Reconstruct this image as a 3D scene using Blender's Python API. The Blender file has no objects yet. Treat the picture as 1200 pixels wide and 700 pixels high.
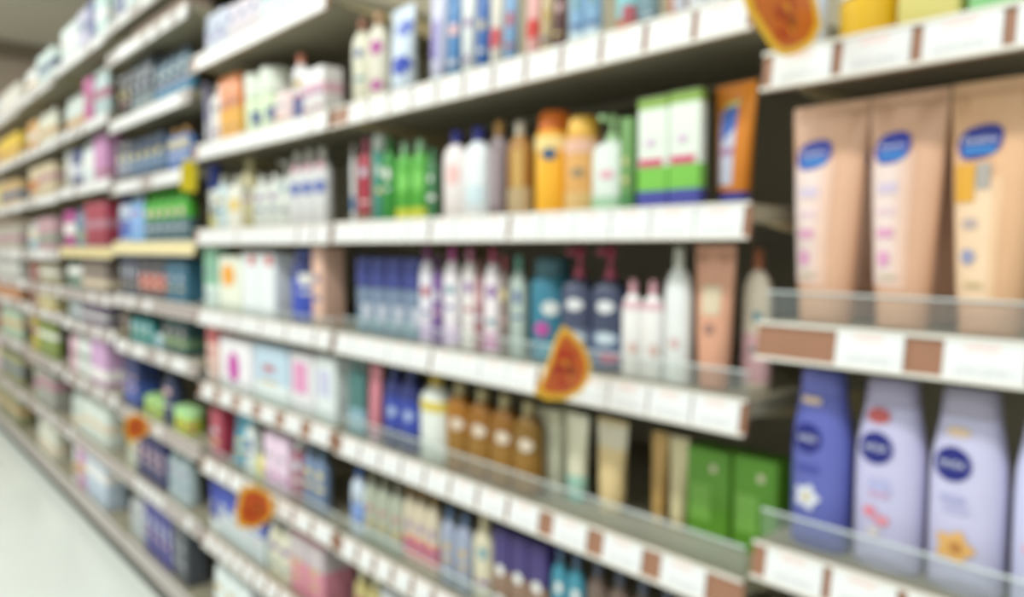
import bpy, math, random
from mathutils import Vector, Matrix

# ------------------------------------------------------------------ camera
F = 900.0                       # focal length in pixels of the 1200x700 frame
VPX, VPY = -200.0, 290.0        # vanishing point of the aisle direction (+Y)
CAM = Vector((0.0, 0.0, 1.20))
pitch = math.atan2(350 - VPY, F)
yaw = math.atan2(600 - VPX, math.hypot(F, 350 - VPY))
fwd = Vector((math.sin(yaw) * math.cos(pitch), math.cos(yaw) * math.cos(pitch), -math.sin(pitch)))
rgt = Vector((math.cos(yaw), -math.sin(yaw), 0))
upv = rgt.cross(fwd)

scene = bpy.context.scene
COL = scene.collection
cd = bpy.data.cameras.new('camera')
cam = bpy.data.objects.new('camera', cd)
COL.objects.link(cam)
cd.sensor_fit = 'HORIZONTAL'
cd.sensor_width = 36.0
cd.lens = 36.0 * F / 1200.0
cd.clip_start = 0.02
cd.clip_end = 60
cam.matrix_world = Matrix(((rgt.x, upv.x, -fwd.x, CAM.x), (rgt.y, upv.y, -fwd.y, CAM.y),
                           (rgt.z, upv.z, -fwd.z, CAM.z), (0, 0, 0, 1)))
# the photograph is out of focus all over: the lens is focused far too close
cd.dof.use_dof = True
cd.dof.focus_distance = 0.10
cd.dof.aperture_fstop = 16.3
scene.camera = cam

# ------------------------------------------------------------------ light
scene.view_settings.view_transform = 'Standard'
scene.view_settings.look = 'None'
scene.view_settings.gamma = 1.0
scene.view_settings.use_curve_mapping = False
scene.view_settings.exposure = 0.42
w = bpy.data.worlds.new('store_surroundings')
scene.world = w
w.use_nodes = True
w.node_tree.nodes['Background'].inputs[0].default_value = (0.95, 1.0, 0.96, 1)
w.node_tree.nodes['Background'].inputs[1].default_value = 0.50


def area_lamp(x, y, z, sx, sy, power):
    ld = bpy.data.lights.new('ceiling_lamp', 'AREA')
    ld.shape = 'RECTANGLE'
    ld.size, ld.size_y = sx, sy
    ld.energy = power
    ld.color = (0.97, 1.0, 0.985)
    o = bpy.data.objects.new('ceiling_lamp', ld)
    o.location = (x, y, z)
    COL.objects.link(o)
    return o


for ly in (-0.9, 0.9, 2.7, 4.5, 6.3):
    area_lamp(-0.55, ly, 2.96, 0.30, 1.25, 21)
for ly in (0.0, 3.2, 6.4):
    area_lamp(-2.6, ly, 2.96, 0.30, 1.25, 20)

# ------------------------------------------------------------------ helpers
A = 0.78                        # shelf fronts stand in the plane X = A
RND = random.Random(7)


def y_at(px, X, z):
    q = (px - 600) / F
    dz = z - CAM.z
    return (q * (X * fwd.x + dz * fwd.z) - X * rgt.x) / (rgt.y - q * fwd.y)


def z_at(py, X, y):
    q = (350 - py) / F
    # up.d = q * fwd.d
    return CAM.z + (q * (X * fwd.x + y * fwd.y) - (X * upv.x + y * upv.y)) / (upv.z - q * fwd.z)


def hexlin(h):
    h = h.lstrip('#')
    out = []
    for i in (0, 2, 4):
        c = int(h[i:i + 2], 16) / 255
        out.append(c / 12.92 if c <= .04045 else ((c + .055) / 1.055) ** 2.4)
    return (*out, 1)


MATS = {}


def mat(hexc, rough=0.38, metal=0.0, vary=0.05, scale=30, trans=0.0):
    key = (hexc, rough, metal, vary, scale, trans)
    if key in MATS:
        return MATS[key]
    m = bpy.data.materials.new('plastic_' + hexc.strip('#'))
    m.use_nodes = True
    nt = m.node_tree
    b = nt.nodes['Principled BSDF']
    b.inputs['Roughness'].default_value = rough
    b.inputs['Metallic'].default_value = metal
    tc = nt.nodes.new('ShaderNodeTexCoord')
    n = nt.nodes.new('ShaderNodeTexNoise')
    n.inputs['Scale'].default_value = scale
    nt.links.new(tc.outputs['Object'], n.inputs['Vector'])
    mix = nt.nodes.new('ShaderNodeMix')
    mix.data_type = 'RGBA'
    c = hexlin(hexc)
    mix.inputs[6].default_value = tuple(max(0, v * (1 - vary)) for v in c[:3]) + (1,)
    mix.inputs[7].default_value = tuple(min(1, v * (1 + vary)) for v in c[:3]) + (1,)
    nt.links.new(n.outputs['Fac'], mix.inputs[0])
    nt.links.new(mix.outputs[2], b.inputs['Base Color'])
    if trans:
        b.inputs['Transmission Weight'].default_value = trans
    MATS[key] = m
    return m


def clear_material():
    m = bpy.data.materials.new('clear_acrylic')
    m.use_nodes = True
    nt = m.node_tree
    nt.nodes.clear()
    out = nt.nodes.new('ShaderNodeOutputMaterial')
    t = nt.nodes.new('ShaderNodeBsdfTransparent')
    t.inputs[0].default_value = (0.95, 0.97, 0.96, 1)
    g = nt.nodes.new('ShaderNodeBsdfPrincipled')
    g.inputs['Base Color'].default_value = (0.75, 0.8, 0.8, 1)
    g.inputs['Roughness'].default_value = 0.18
    n = nt.nodes.new('ShaderNodeTexNoise')
    n.inputs['Scale'].default_value = 9
    mp = nt.nodes.new('ShaderNodeMapRange')
    mp.inputs['To Min'].default_value = 0.03
    mp.inputs['To Max'].default_value = 0.12
    mx = nt.nodes.new('ShaderNodeMixShader')
    nt.links.new(n.outputs['Fac'], mp.inputs['Value'])
    nt.links.new(mp.outputs[0], mx.inputs[0])
    nt.links.new(t.outputs[0], mx.inputs[1])
    nt.links.new(g.outputs[0], mx.inputs[2])
    nt.links.new(mx.outputs[0], out.inputs[0])
    return m


def tag_material():
    """white price ticket: red line of print on top, grey print low down"""
    m = bpy.data.materials.new('price_ticket')
    m.use_nodes = True
    nt = m.node_tree
    b = nt.nodes['Principled BSDF']
    b.inputs['Roughness'].default_value = 0.35
    tc = nt.nodes.new('ShaderNodeTexCoord')
    sp = nt.nodes.new('ShaderNodeSeparateXYZ')
    nt.links.new(tc.outputs['Generated'], sp.inputs[0])

    def math_(op, a, bb=None):
        n = nt.nodes.new('ShaderNodeMath')
        n.operation = op
        for i, v in enumerate((a, bb)):
            if v is None:
                continue
            if isinstance(v, (int, float)):
                n.inputs[i].default_value = v
            else:
                nt.links.new(v, n.inputs[i])
        return n.outputs[0]
    Y, Z = sp.outputs[1], sp.outputs[2]
    band = lambda s, lo, hi: math_('MULTIPLY', math_('GREATER_THAN', s, lo), math_('LESS_THAN', s, hi))
    wv = nt.nodes.new('ShaderNodeTexNoise')
    wv.inputs['Scale'].default_value = 16
    nt.links.new(tc.outputs['Generated'], wv.inputs['Vector'])
    ink = math_('GREATER_THAN', wv.outputs['Fac'], 0.47)
    red = math_('MULTIPLY', math_('MULTIPLY', band(Z, .74, .9), band(Y, .3, .75)), ink)
    gry = math_('MULTIPLY', math_('MULTIPLY', band(Z, .12, .34), band(Y, .1, .85)), ink)
    c = None
    prev = (0.80, 0.815, 0.82, 1)
    for mask, colr in ((red, (.84, .55, .50, 1)), (gry, (.62, .63, .64, 1))):
        mx = nt.nodes.new('ShaderNodeMix')
        mx.data_type = 'RGBA'
        nt.links.new(mask, mx.inputs[0])
        if c is None:
            mx.inputs[6].default_value = prev
        else:
            nt.links.new(c, mx.inputs[6])
        mx.inputs[7].default_value = colr
        c = mx.outputs[2]
    nt.links.new(c, b.inputs['Base Color'])
    return m


CLEAR = clear_material()
TAG = tag_material()


def mesh_from(name, verts, faces, smooth=True, angle=38):
    me = bpy.data.meshes.new(name)
    me.from_pydata(verts, [], faces)
    me.update()
    if smooth:
        for p in me.polygons:
            p.use_smooth = True
        me.set_sharp_from_angle(angle=math.radians(angle))
    return me


def link(name, me, m, parent=None, loc=None):
    o = bpy.data.objects.new(name, me)
    if me is not None and m is not None and len(me.materials) == 0:
        me.materials.append(m)
    COL.objects.link(o)
    if parent is not None:
        o.parent = parent
    if loc is not None:
        o.location = loc
    return o


def empty(name, loc, label, cat, group=None):
    o = bpy.data.objects.new(name, None)
    o.empty_display_size = 0.02
    COL.objects.link(o)
    o.location = loc
    o['label'] = label
    o['category'] = cat
    if group:
        o['group'] = group
    return o


class MB:
    def __init__(s):
        s.v, s.f = [], []

    def box(s, x0, x1, y0, y1, z0, z1):
        b = len(s.v)
        s.v += [(x, y, z) for x in (x0, x1) for y in (y0, y1) for z in (z0, z1)]
        for q in ((0, 1, 3, 2), (4, 6, 7, 5), (0, 4, 5, 1), (2, 3, 7, 6), (0, 2, 6, 4), (1, 5, 7, 3)):
            s.f.append([b + i for i in q])
        return s

    def prism_y(s, prof, y0, y1):
        """profile of (x, z) points swept along Y"""
        b, n = len(s.v), len(prof)
        s.v += [(x, y0, z) for x, z in prof] + [(x, y1, z) for x, z in prof]
        s.f.append([b + i for i in range(n)])
        s.f.append([b + n + i for i in reversed(range(n))])
        for i in range(n):
            j = (i + 1) % n
            s.f.append([b + i, b + n + i, b + n + j, b + j])
        return s

    def loft(s, rings, n=24):
        b = len(s.v)
        for (z, hw, hd, e, xo) in rings:
            for k in range(n):
                t = 2 * math.pi * (k + .5) / n
                c, q = math.cos(t), math.sin(t)
                x = math.copysign(abs(c) ** (2 / e), c) * hd + xo
                y = math.copysign(abs(q) ** (2 / e), q) * hw
                s.v.append((x, y, z))
        R = len(rings)
        for r in range(R - 1):
            for k in range(n):
                k2 = (k + 1) % n
                s.f.append([b + r * n + k, b + r * n + k2, b + (r + 1) * n + k2, b + (r + 1) * n + k])
        s.f.append([b + k for k in reversed(range(n))])
        s.f.append([b + (R - 1) * n + k for k in range(n)])
        return s

    def mesh(s, name, smooth=True, angle=38):
        return mesh_from(name, s.v, s.f, smooth, angle)


def ring_at(rings, z):
    z = max(rings[0][0], min(rings[-1][0], z))
    for r0, r1 in zip(rings, rings[1:]):
        if r0[0] <= z <= r1[0]:
            t = 0 if r1[0] == r0[0] else (z - r0[0]) / (r1[0] - r0[0])
            return tuple(r0[i] + (r1[i] - r0[i]) * t for i in range(5))
    return rings[-1]


def surf(rings, u, z, off):
    """front (-X) surface of a lofted body; u runs to the right as seen from the aisle"""
    _, hw, hd, e, xo = ring_at(rings, z)
    uu = max(-.995, min(.995, u))
    return (-hd * (1 - abs(uu) ** e) ** (1 / e) + xo - off, -uu * hw, z)


def decal_mesh(rings, shape, u, z, du, dz, off=0.0007):
    v, f = [], []
    if shape in ('rect', 'slant'):
        nu, nz = 6, 3
        for j in range(nz + 1):
            for i in range(nu + 1):
                s, t = -1 + 2 * i / nu, -1 + 2 * j / nz
                v.append(surf(rings, u + du * s, z + dz * t + (dz * .5 * s if shape == 'slant' else 0), off))
        for j in range(nz):
            for i in range(nu):
                a = j * (nu + 1) + i
                f.append([a, a + nu + 1, a + nu + 2, a + 1])
    else:
        n, rr = 20, (0.34, 0.68, 1.0)
        v.append(surf(rings, u, z, off))
        pe = {'disc': 2.0, 'lozenge': 2.6}.get(shape, 2.0)
        for r in rr:
            for k in range(n):
                t = 2 * math.pi * k / n
                c, s = math.cos(t), math.sin(t)
                c = math.copysign(abs(c) ** (2 / pe), c)
                s = math.copysign(abs(s) ** (2 / pe), s)
                sk = .18 * c if shape == 'lozenge' else 0
                wob = 1 + (.22 * math.cos(5 * t) if shape == 'flower' else 0)
                v.append(surf(rings, u + du * r * c * wob, z + dz * r * (s * wob + sk), off))
        for k in range(n):
            f.append([0, 1 + (k + 1) % n, 1 + k])
        for q in range(2):
            for k in range(n):
                a, b = 1 + q * n + k, 1 + q * n + (k + 1) % n
                f.append([a, b, b + n, a + n])
    return mesh_from('decal', v, f)


def text_mesh(rings, txt, u, z, width_u, off=0.0011):
    cu = bpy.data.curves.new('lettering', 'FONT')
    cu.body = txt
    cu.align_x = 'CENTER'
    cu.align_y = 'CENTER'
    cu.resolution_u = 2
    o = bpy.data.objects.new('lettering_tmp', cu)
    COL.objects.link(o)
    bpy.context.view_layer.update()
    me = bpy.data.meshes.new_from_object(o.evaluated_get(bpy.context.evaluated_depsgraph_get()))
    bpy.data.objects.remove(o)
    hw = ring_at(rings, z)[1]
    W = max(v.co.x for v in me.vertices) - min(v.co.x for v in me.vertices)
    sc = 2 * width_u * hw / W
    for v in me.vertices:
        v.co = surf(rings, u + v.co.x * sc / hw, z + v.co.y * sc, off)
    me.materials.clear()
    return me


# ------------------------------------------------------------------ product shapes
NAMES = {'bottle': ('lotion_bottle', 'bottle'), 'taper': ('lotion_bottle', 'bottle'), 'pump': ('pump_bottle', 'bottle'),
         'tube': ('lotion_tube', 'tube'), 'box': ('carton', 'box'), 'jar': ('cream_jar', 'jar'),
         'can': ('spray_can', 'can'), 'pouch': ('refill_pouch', 'pouch'), 'pack': ('soft_pack', 'packet'),
         'roll': ('roll_on_bottle', 'bottle')}


def build_parts(kind, H, hw, hd, col, cap, bands, decals):
    """list of (part name, mesh, material, sub-part list)"""
    P = []
    cap = cap or col
    e = 2.4
    cr = min(hw, hd)
    if kind == 'bottle':
        body = [(0, hw * .93, hd * .93, e, 0), (.015 * H, hw, hd, e, 0), (.66 * H, hw, hd, e, 0), (.75 * H, hw * .9, hd * .92, e, 0),
                (.82 * H, hw * .62, hd * .7, e, 0), (.845 * H, cr * .5, cr * .5, 2, 0), (.86 * H, cr * .48, cr * .48, 2, 0)]
        top = [(.855 * H, cr * .56, cr * .56, 2, 0), (.985 * H, cr * .54, cr * .54, 2, 0), (H, cr * .46, cr * .46, 2, 0)]
    elif kind == 'taper':
        body = [(0, hw * .94, hd * .94, 2.6, 0), (.015 * H, hw, hd, 2.6, 0), (.52 * H, hw, hd, 2.6, 0), (.64 * H, hw * .97, hd * .97, 2.6, 0),
                (.74 * H, hw * .89, hd * .9, 2.6, 0), (.83 * H, hw * .79, hd * .82, 2.6, 0), (.86 * H, hw * .77, hd * .8, 2.6, 0)]
        top = [(.863 * H, hw * .77, hd * .8, 2.6, 0), (.98 * H, hw * .72, hd * .74, 2.6, 0), (H, hw * .64, hd * .66, 2.6, 0)]
    elif kind == 'roll':
        body = [(0, hw * .9, hd * .9, 2.2, 0), (.02 * H, hw, hd, 2.2, 0), (.3 * H, hw * .9, hd * .9, 2.2, 0), (.55 * H, hw, hd, 2.2, 0), (.6 * H, hw * .95, hd * .95, 2, 0)]
        top = [(.605 * H, hw * .98, hd * .98, 2, 0), (.9 * H, hw * .92, hd * .92, 2, 0), (.97 * H, hw * .7, hd * .7, 2, 0), (H, hw * .3, hd * .3, 2, 0)]
    elif kind == 'pump':
        body = [(0, hw * .93, hd * .93, e, 0), (.015 * H, hw, hd, e, 0), (.6 * H, hw, hd, e, 0), (.68 * H, hw * .85, hd * .88, e, 0),
                (.72 * H, hw * .5, hd * .55, 2, 0), (.735 * H, cr * .4, cr * .4, 2, 0)]
        top = None
        r = cr * .42
        m = MB()
        m.loft([(.736 * H, r, r, 2, 0), (.80 * H, r * .95, r * .95, 2, 0), (.81 * H, r * .4, r * .4, 2, 0),
                (.90 * H, r * .35, r * .35, 2, 0), (.905 * H, r * .8, r * .8, 2, 0), (.985 * H, r * .75, r * .75, 2, 0), (H, r * .5, r * .5, 2, 0)], 14)
        m.box(-hd * 1.15, 0, -r * .35, r * .35, .925 * H, .975 * H)
        P.append(('pump', m.mesh('pump'), mat(cap), []))
    elif kind == 'can':
        body = [(0, hw * .95, hd * .95, 2, 0), (.01 * H, hw, hd, 2, 0), (.76 * H, hw, hd, 2, 0), (.79 * H, hw * .93, hd * .93, 2, 0), (.815 * H, hw * .8, hd * .8, 2, 0)]
        top = [(.816 * H, hw * .86, hd * .86, 2, 0), (.97 * H, hw * .8, hd * .8, 2, 0), (H, hw * .66, hd * .66, 2, 0)]
    elif kind == 'jar':
        body = [(0, hw * .86, hd * .86, 2.1, 0), (.03 * H, hw * .95, hd * .95, 2.1, 0), (.58 * H, hw * .97, hd * .97, 2.1, 0), (.62 * H, hw * .88, hd * .88, 2, 0)]
        top = [(.625 * H, hw, hd, 2, 0), (.95 * H, hw, hd, 2, 0), (H, hw * .93, hd * .93, 2, 0)]
    elif kind == 'tube':
        body = [(.125 * H, hw * .66, hd * .9, 2, 0), (.135 * H, hw * .72, hd, 2, 0), (.3 * H, hw * .78, hd * .96, 2, 0), (.55 * H, hw * .87, hd * .76, 2, 0),
                (.8 * H, hw * .96, hd * .36, 2.2, 0), (.955 * H, hw, hd * .1, 2.6, 0), (.958 * H, hw, hd * .06, 3, 0), (H, hw, hd * .06, 3, 0)]
        top = None
        P.append(('cap', MB().loft([(0, hw * .62, hd * .84, 2.2, 0), (.008 * H, hw * .65, hd * .88, 2.2, 0), (.123 * H, hw * .68, hd * .92, 2.2, 0)]).mesh('cap'), mat(cap), []))
    elif kind == 'box':
        body = [(0, hw * .985, hd * .985, 14, 0), (.006 * H, hw, hd, 14, 0), (.994 * H, hw, hd, 14, 0), (H, hw * .985, hd * .985, 14, 0)]
        top = None
    elif kind == 'pack':
        body = [(0, hw * .9, hd * .85, 5, 0), (.05 * H, hw * .98, hd, 5, 0), (.5 * H, hw, hd, 4, 0), (.9 * H, hw * .98, hd * .9, 4, 0),
                (.955 * H, hw * .95, hd * .4, 4, 0), (H, hw * .95, hd * .12, 5, 0)]
        top = None
    elif kind == 'pouch':
        body = [(0, hw * .93, hd * .9, 2.5, 0), (.03 * H, hw * .97, hd, 2.5, 0), (.3 * H, hw, hd * .95, 2.5, 0), (.7 * H, hw, hd * .5, 2.5, 0),
                (.9 * H, hw, hd * .14, 3, 0), (.915 * H, hw, hd * .06, 3, 0), (H, hw, hd * .06, 3, 0)]
        top = None
    subs = []
    for (v0, v1, c) in bands or ():
        z0, z1 = v0 * H, v1 * H
        zs = [z0] + [r[0] for r in body if z0 < r[0] < z1] + [z1]
        rg = []
        for z in zs:
            _, a, b, ee, xo = ring_at(body, z)
            rg.append((z, a + .0005, b + .0005, ee, xo))
        subs.append(('label', MB().loft(rg).mesh('label'), mat(c)))
    for d in decals or ():
        shape, u, v, du, dv, c = d[:6]
        if shape == 'text':
            subs.append(('lettering', text_mesh(body, d[6], u, v * H, du, .0014 + .0002 * len(subs)), mat(c)))
        else:
            subs.append(('emblem' if shape != 'rect' else 'print', decal_mesh(body, shape, u, v * H, du, dv * H, .0009 + .0002 * len(subs)), mat(c)))
    nseg = 32 if kind in ('box', 'pack') else 24
    P.insert(0, ('body', MB().loft(body, nseg).mesh('body'), mat(col), subs))
    if top:
        P.append(('cap', MB().loft(top, 18).mesh('cap'), mat(cap), []))
    return P


NUM = ['zero', 'one', 'two', 'three', 'four', 'five', 'six', 'seven', 'eight', 'nine', 'ten', 'eleven', 'twelve', 'thirteen', 'fourteen']
ORD = ['', 'first', 'second', 'third', 'fourth', 'fifth', 'sixth', 'seventh', 'eighth', 'ninth', 'tenth', 'eleventh', 'twelfth', 'thirteenth']
BAYNAME = ['nearest bay', 'middle bay', 'third bay from right', 'fourth bay from right', 'fifth bay from right',
           'sixth bay from right', 'farthest bay on left']
SEEN = set()
SHELF = {}                                                  # (bay, level) -> dict(z top, name, y range)


def plural(noun):
    return noun + ('es' if noun[-1] in 'xh' else 's')


def run(bay, lev, px0, px1, n, pyt, kind, desc, col, cap=None, bands=None, decals=None, back=None, dep=None, fill=.93, rows=1, H=None, keep=False):
    """n look-alike products side by side from image column px0 to px1, standing on a shelf; pyt = image row of their tops"""
    sh = SHELF[(bay, lev)]
    zb = sh['z'] + .0008
    if back is None:
        back = .035 if lev < 3 or bay == 0 else .02
    Xf = A + back
    Xm = Xf + .018
    y0, y1 = y_at(px0, Xm, zb), y_at(px1, Xm, zb)
    lo, hi = sh['y0'] + .006, sh['y1'] - .006
    y0, y1 = min(y0, hi), max(y1, lo)
    if bay >= 2 and not keep:                               # goods are about 8 cm wide
        n = min(12, max(n, round((y0 - y1) / .082)))
    pitch_y = (y0 - y1) / n
    if pitch_y < .008:
        return
    hw = pitch_y * .5 * fill
    if H is None:
        H = z_at(pyt, Xm, (y0 + y1) / 2) - zb
    room = sh['room'] - .012
    if lev >= 4 and bay and kind != 'jar':
        H = max(H, room * (.80 + .15 * random.Random(desc).random()))
    H = max(.03, min(H, room))
    if dep is None:
        dep = {'box': 1.1, 'tube': .55, 'bottle': .62, 'taper': .6, 'pump': .75, 'pouch': .5, 'pack': 1.1}.get(kind, 1.0)
    hd = min(hw * dep, .06)
    if kind in ('jar', 'can', 'roll'):
        hd = min(hw, .05)
        hw = hd
    if kind == 'tube':
        hd = min(.028, max(hd, .012))
    turn = 0.0
    if bay and kind in ('jar', 'can', 'roll'):
        turn = .8 * math.atan2((y0 + y1) / 2, A)            # round ones stand turned a little down the aisle
    if decals is None and bay < 4 and (bay, lev) not in ((1, 3), (0, 0)):
        q = random.Random(desc + str(bay) + str(lev))
        lum = sum(hexlin(col)[:3]) / 3
        inks = ['#5a6a98', '#b8606c', '#8a8f94', '#7aa0a8', '#c8a860', '#9a7aa8'] if lum > .35 else ['#e4e4e0', '#c8ccd8', '#d8c890', '#e0b8b8']
        decals = [(q.choice(['disc', 'rect', 'disc']), 0, q.uniform(.52, .62), q.uniform(.3, .55), q.uniform(.04, .08), q.choice(inks)),
                  ('rect', 0, q.uniform(.22, .42), q.uniform(.35, .6), q.uniform(.015, .035), q.choice(inks))]
        if kind in ('jar',):
            decals = [('rect', 0, .3, .5, .1, q.choice(inks))]
    if bay and not turn and kind not in ('box', 'pack') and decals:
        decals = [(d[0], min(.55, d[1] + .35)) + tuple(d[2:]) for d in decals]
    parts = build_parts(kind, H, hw, hd, col, cap, bands, decals)
    nm, cat = NAMES[kind]
    noun, _, rest = desc.partition('|')                      # 'amber bottle| with cream cap'
    loc = ' on %s, %s' % (sh['word'], BAYNAME[bay])
    key = (desc, loc)
    if key in SEEN:
        raise RuntimeError('label used twice: %s %s' % key)
    SEEN.add(key)
    grp = None
    tot = n * rows
    if tot > 1:
        grp = (plural(noun) + rest + loc)
    for r in range(rows):
        for i in range(n):
            yc = y0 - pitch_y * (i + .5)
            xc = Xf + hd + r * (2 * hd + .05)
            if n == 1:
                lab = noun + rest + loc
            else:
                o_ = 'leftmost' if i == 0 else ('rightmost' if i == n - 1 else ORD[i + 1])
                lab = '%s of %s %s%s%s' % (o_, NUM[n], plural(noun), rest, loc)
            if r:
                lab = 'behind the ' + lab
            root = empty(nm, (xc, yc, zb), lab, cat, grp)
            if turn:
                root.rotation_euler.z = turn
            elif kind != 'box':
                root.rotation_euler.z = RND.uniform(-.05, .05)
            for (pn, me, m, subs) in parts:
                po = link(pn, me, m, root)
                for (sn, sme, sm) in subs:
                    link(sn, sme, sm, po)


# ------------------------------------------------------------------ room
def structure(name, me, m):
    o = link(name, me, m)
    o['kind'] = 'structure'
    return o


floor_m = mat('#e6ece6', rough=.22, vary=.03, scale=3)
structure('floor', MB().box(-4, 6, -3, 8.2, -.05, 0).mesh('floor', False), floor_m)
structure('ceiling', MB().box(-4, 6, -3, 8.2, 3.0, 3.05).mesh('ceiling', False), mat('#c9c3b2', rough=.8, vary=.04, scale=2))
structure('wall_back', MB().box(-4, 6, 8.1, 8.2, 0, 3.0).mesh('wall_back', False), mat('#b7a595', rough=.8, vary=.04, scale=2))
structure('trim_1', MB().box(-4, 6, 8.04, 8.1, 2.86, 3.0).mesh('trim_1', False), mat('#7d6f5e', rough=.7))

# ------------------------------------------------------------------ shelving
BX = [884, 390, 228, 132, 70, 28]
BY = [y_at(p, A, 1.2) for p in BX]
BY = [BY[0] - .87] + BY
BY.append(BY[-1] + 1.35)                                     # BY[b] .. BY[b+1] is bay b
K = 1.045                                                   # metres per unit of (row - horizon) / (column - vanishing column)
LEVELS = {                                                  # heights of the price rails above the camera, from the photograph
    0: [.192, -.104, -.357, -.60],
    1: [.262, .030, -.197, -.410, -.625, -.850, -1.10],
    2: [.505, .262, .028, -.195, -.405, -.622, -.845, -1.10],
    3: [.775, .665, .43, .21, -.002, -.19, -.355, -.60, -.835, -1.10],
    4: [.765, .475, .235, -.02, -.20, -.335, -.58, -.84, -1.10],
    5: [.745, .47, .225, -.035, -.20, -.325, -.57, -.84, -1.10],
    6: [.73, .47, .22, -.04, -.20, -.32, -.56, -.84, -1.10]}
RAILH = .043
DECK = A + .42
steel = mat('#97917c', rough=.5)
panel_m = mat('#b3aa92', rough=.7)
rail_m = mat('#9a6e55', rough=.45)
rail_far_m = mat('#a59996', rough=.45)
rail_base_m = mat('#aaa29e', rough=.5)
RAILC = {(3, 4): mat('#e6d6a0', rough=.4), (4, 3): mat('#d8c68a', rough=.4)}
lip_m = mat('#e4e0d6', rough=.4)
TAGW = .064
tag_me = {}


def tag_mesh(wd):
    k = round(wd, 4)
    if k not in tag_me:
        m = MB().box(-.0006, .0006, -wd / 2, wd / 2, -.0185, .0185).mesh('price_tag', False)
        m.materials.append(TAG)
        tag_me[k] = m
    return tag_me[k]


TAGS = {                                                    # ticket width, gap, start (from the near end)
    (0, 0): (.066, .011, .009), (0, 1): (.067, .036, .081), (0, 2): (.066, .010, .014), (1, 0): (.064, .010, .008),
    (1, 3): (.066, .009, .05), (1, 4): (.05, .016, .03), (2, 4): (.082, .05, .02), (2, 5): (.075, .02, .02),
    (2, 6): (.05, .02, .02), (3, 8): (.04, .025, .02)}


def shelf(bay, lev):
    y0, y1 = BY[bay] + .006, BY[bay + 1] - .006
    zc = CAM.z + LEVELS[bay][lev]
    zt = zc + RAILH / 2
    base = lev == len(LEVELS[bay]) - 1 and bay > 0
    nlev = len(LEVELS[bay])
    word = 'top shelf' if lev == 0 else ('bottom shelf' if base else ORD[lev + 1] + ' shelf')
    if bay == 0 and lev == 0:
        word = 'top shelf'
    up = (LEVELS[bay][lev - 1] - LEVELS[bay][lev]) - .035 if lev else .30
    SHELF[(bay, lev)] = dict(z=zt - .003, word=word, y0=y0, y1=y1, room=up)
    root = empty('store_shelf', (A, (y0 + y1) / 2, zt - .03),
                 ('steel %s of %s with ' % (word, BAYNAME[bay])) + ('plain grey front edge' if base else 'pale yellow front rail' if (bay, lev) in RAILC else 'price tags'), 'shelf', 'gondola shelves')
    ox, oy, oz = root.location
    d = MB()
    d.box(.006, DECK - A, y0 - oy, y1 - oy, zt - .022 - oz, zt - .003 - oz)
    d.box(.30, .32, y0 - oy, y1 - oy, zt - .034 - oz, zt - .022 - oz)
    link('deck', d.mesh('deck', False), steel, root)
    if not base:
        for yy in (y0 + .003, y1 - .003):
            b = MB().prism_y([(.03, zt - .023 - oz), (DECK - A, zt - .023 - oz), (DECK - A, zt - .085 - oz), (DECK - A - .06, zt - .07 - oz)], yy - .0015 - oy, yy + .0015 - oy)
            link('bracket', b.mesh('bracket', False), mat('#c9b98f', rough=.5), root)
    r = MB().box(0, .005, y0 - oy, y1 - oy, -RAILH / 2, RAILH / 2)
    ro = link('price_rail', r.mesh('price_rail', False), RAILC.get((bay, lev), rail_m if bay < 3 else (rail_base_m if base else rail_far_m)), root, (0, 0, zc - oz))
    ro.rotation_euler.y = math.radians(9)                   # rails lean back towards the shopper's eye
    for zz in (RAILH / 2 - .002, -RAILH / 2 + .002):
        link('rail_lip', MB().box(-.004, .0, y0 - oy, y1 - oy, zz - .002, zz + .002).mesh('rail_lip', False), lip_m, ro)
    wd, gap, off = TAGS.get((bay, lev), (TAGW, .004, .008))
    rr = random.Random(bay * 31 + lev)
    yy = y0 + off
    while yy + wd < y1 - .004:
        g = gap if gap > .006 else rr.choice([.002, .003, .003, .010])
        if (bay, lev) == (1, 3) and yy < .75:
            g = .032
        if bay < 3 and not base or bay >= 3 and not base and (bay, lev) not in RAILC and rr.random() < (.75 if lev < 4 else .3):
            t = link('price_tag', tag_mesh(wd), None, ro, (-.0018, yy + wd / 2 - oy, 0))
            t.rotation_euler.x = rr.uniform(-.012, .012)
        yy += wd + g
    if (bay, lev) in GUARDS:
        h = GUARDS[(bay, lev)]
        g = MB().box(.010, .0125, y0 + .004 - oy, y1 - .004 - oy, zt - .003 - oz, zt + h - oz)
        go = link('clear_guard', g.mesh('clear_guard', False), CLEAR, root)
        link('guard_edge', MB().box(.0095, .013, y0 + .004 - oy, y1 - .004 - oy, zt + h - oz, zt + h + .002 - oz).mesh('guard_edge', False), mat('#d4dcdc', rough=.2), go)


GUARDS = {(0, 1): .032, (0, 2): .034, (1, 2): .03, (1, 3): .034, (1, 4): .03, (2, 3): .02, (2, 4): .026, (2, 5): .026}

for b in range(7):
    y0, y1 = BY[b], BY[b + 1]
    top = CAM.z + {0: .62, 1: .75, 2: .78}.get(b, .86)
    root = empty('gondola_frame', (DECK, (y0 + y1) / 2, 0), 'beige steel back frame holding shelves of ' + BAYNAME[b], 'shelving', 'gondola frames')
    oy = root.location.y
    link('back_panel', MB().box(.004, .02, y0 - oy, y1 - oy, 0.0, top).mesh('back_panel', False), panel_m, root)
    link('upright', MB().box(.0005, .0038, y1 - .02 - oy, y1 - oy, 0, top).mesh('upright', False), mat('#8d866f', rough=.5), root)
    link('plinth', MB().box(A + .012 - DECK, A + .027 - DECK, y0 - oy, y1 - oy, 0, .076).mesh('plinth', False), mat('#4c4a42', rough=.6), root)
    for l in range(len(LEVELS[b])):
        shelf(b, l)

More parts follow.
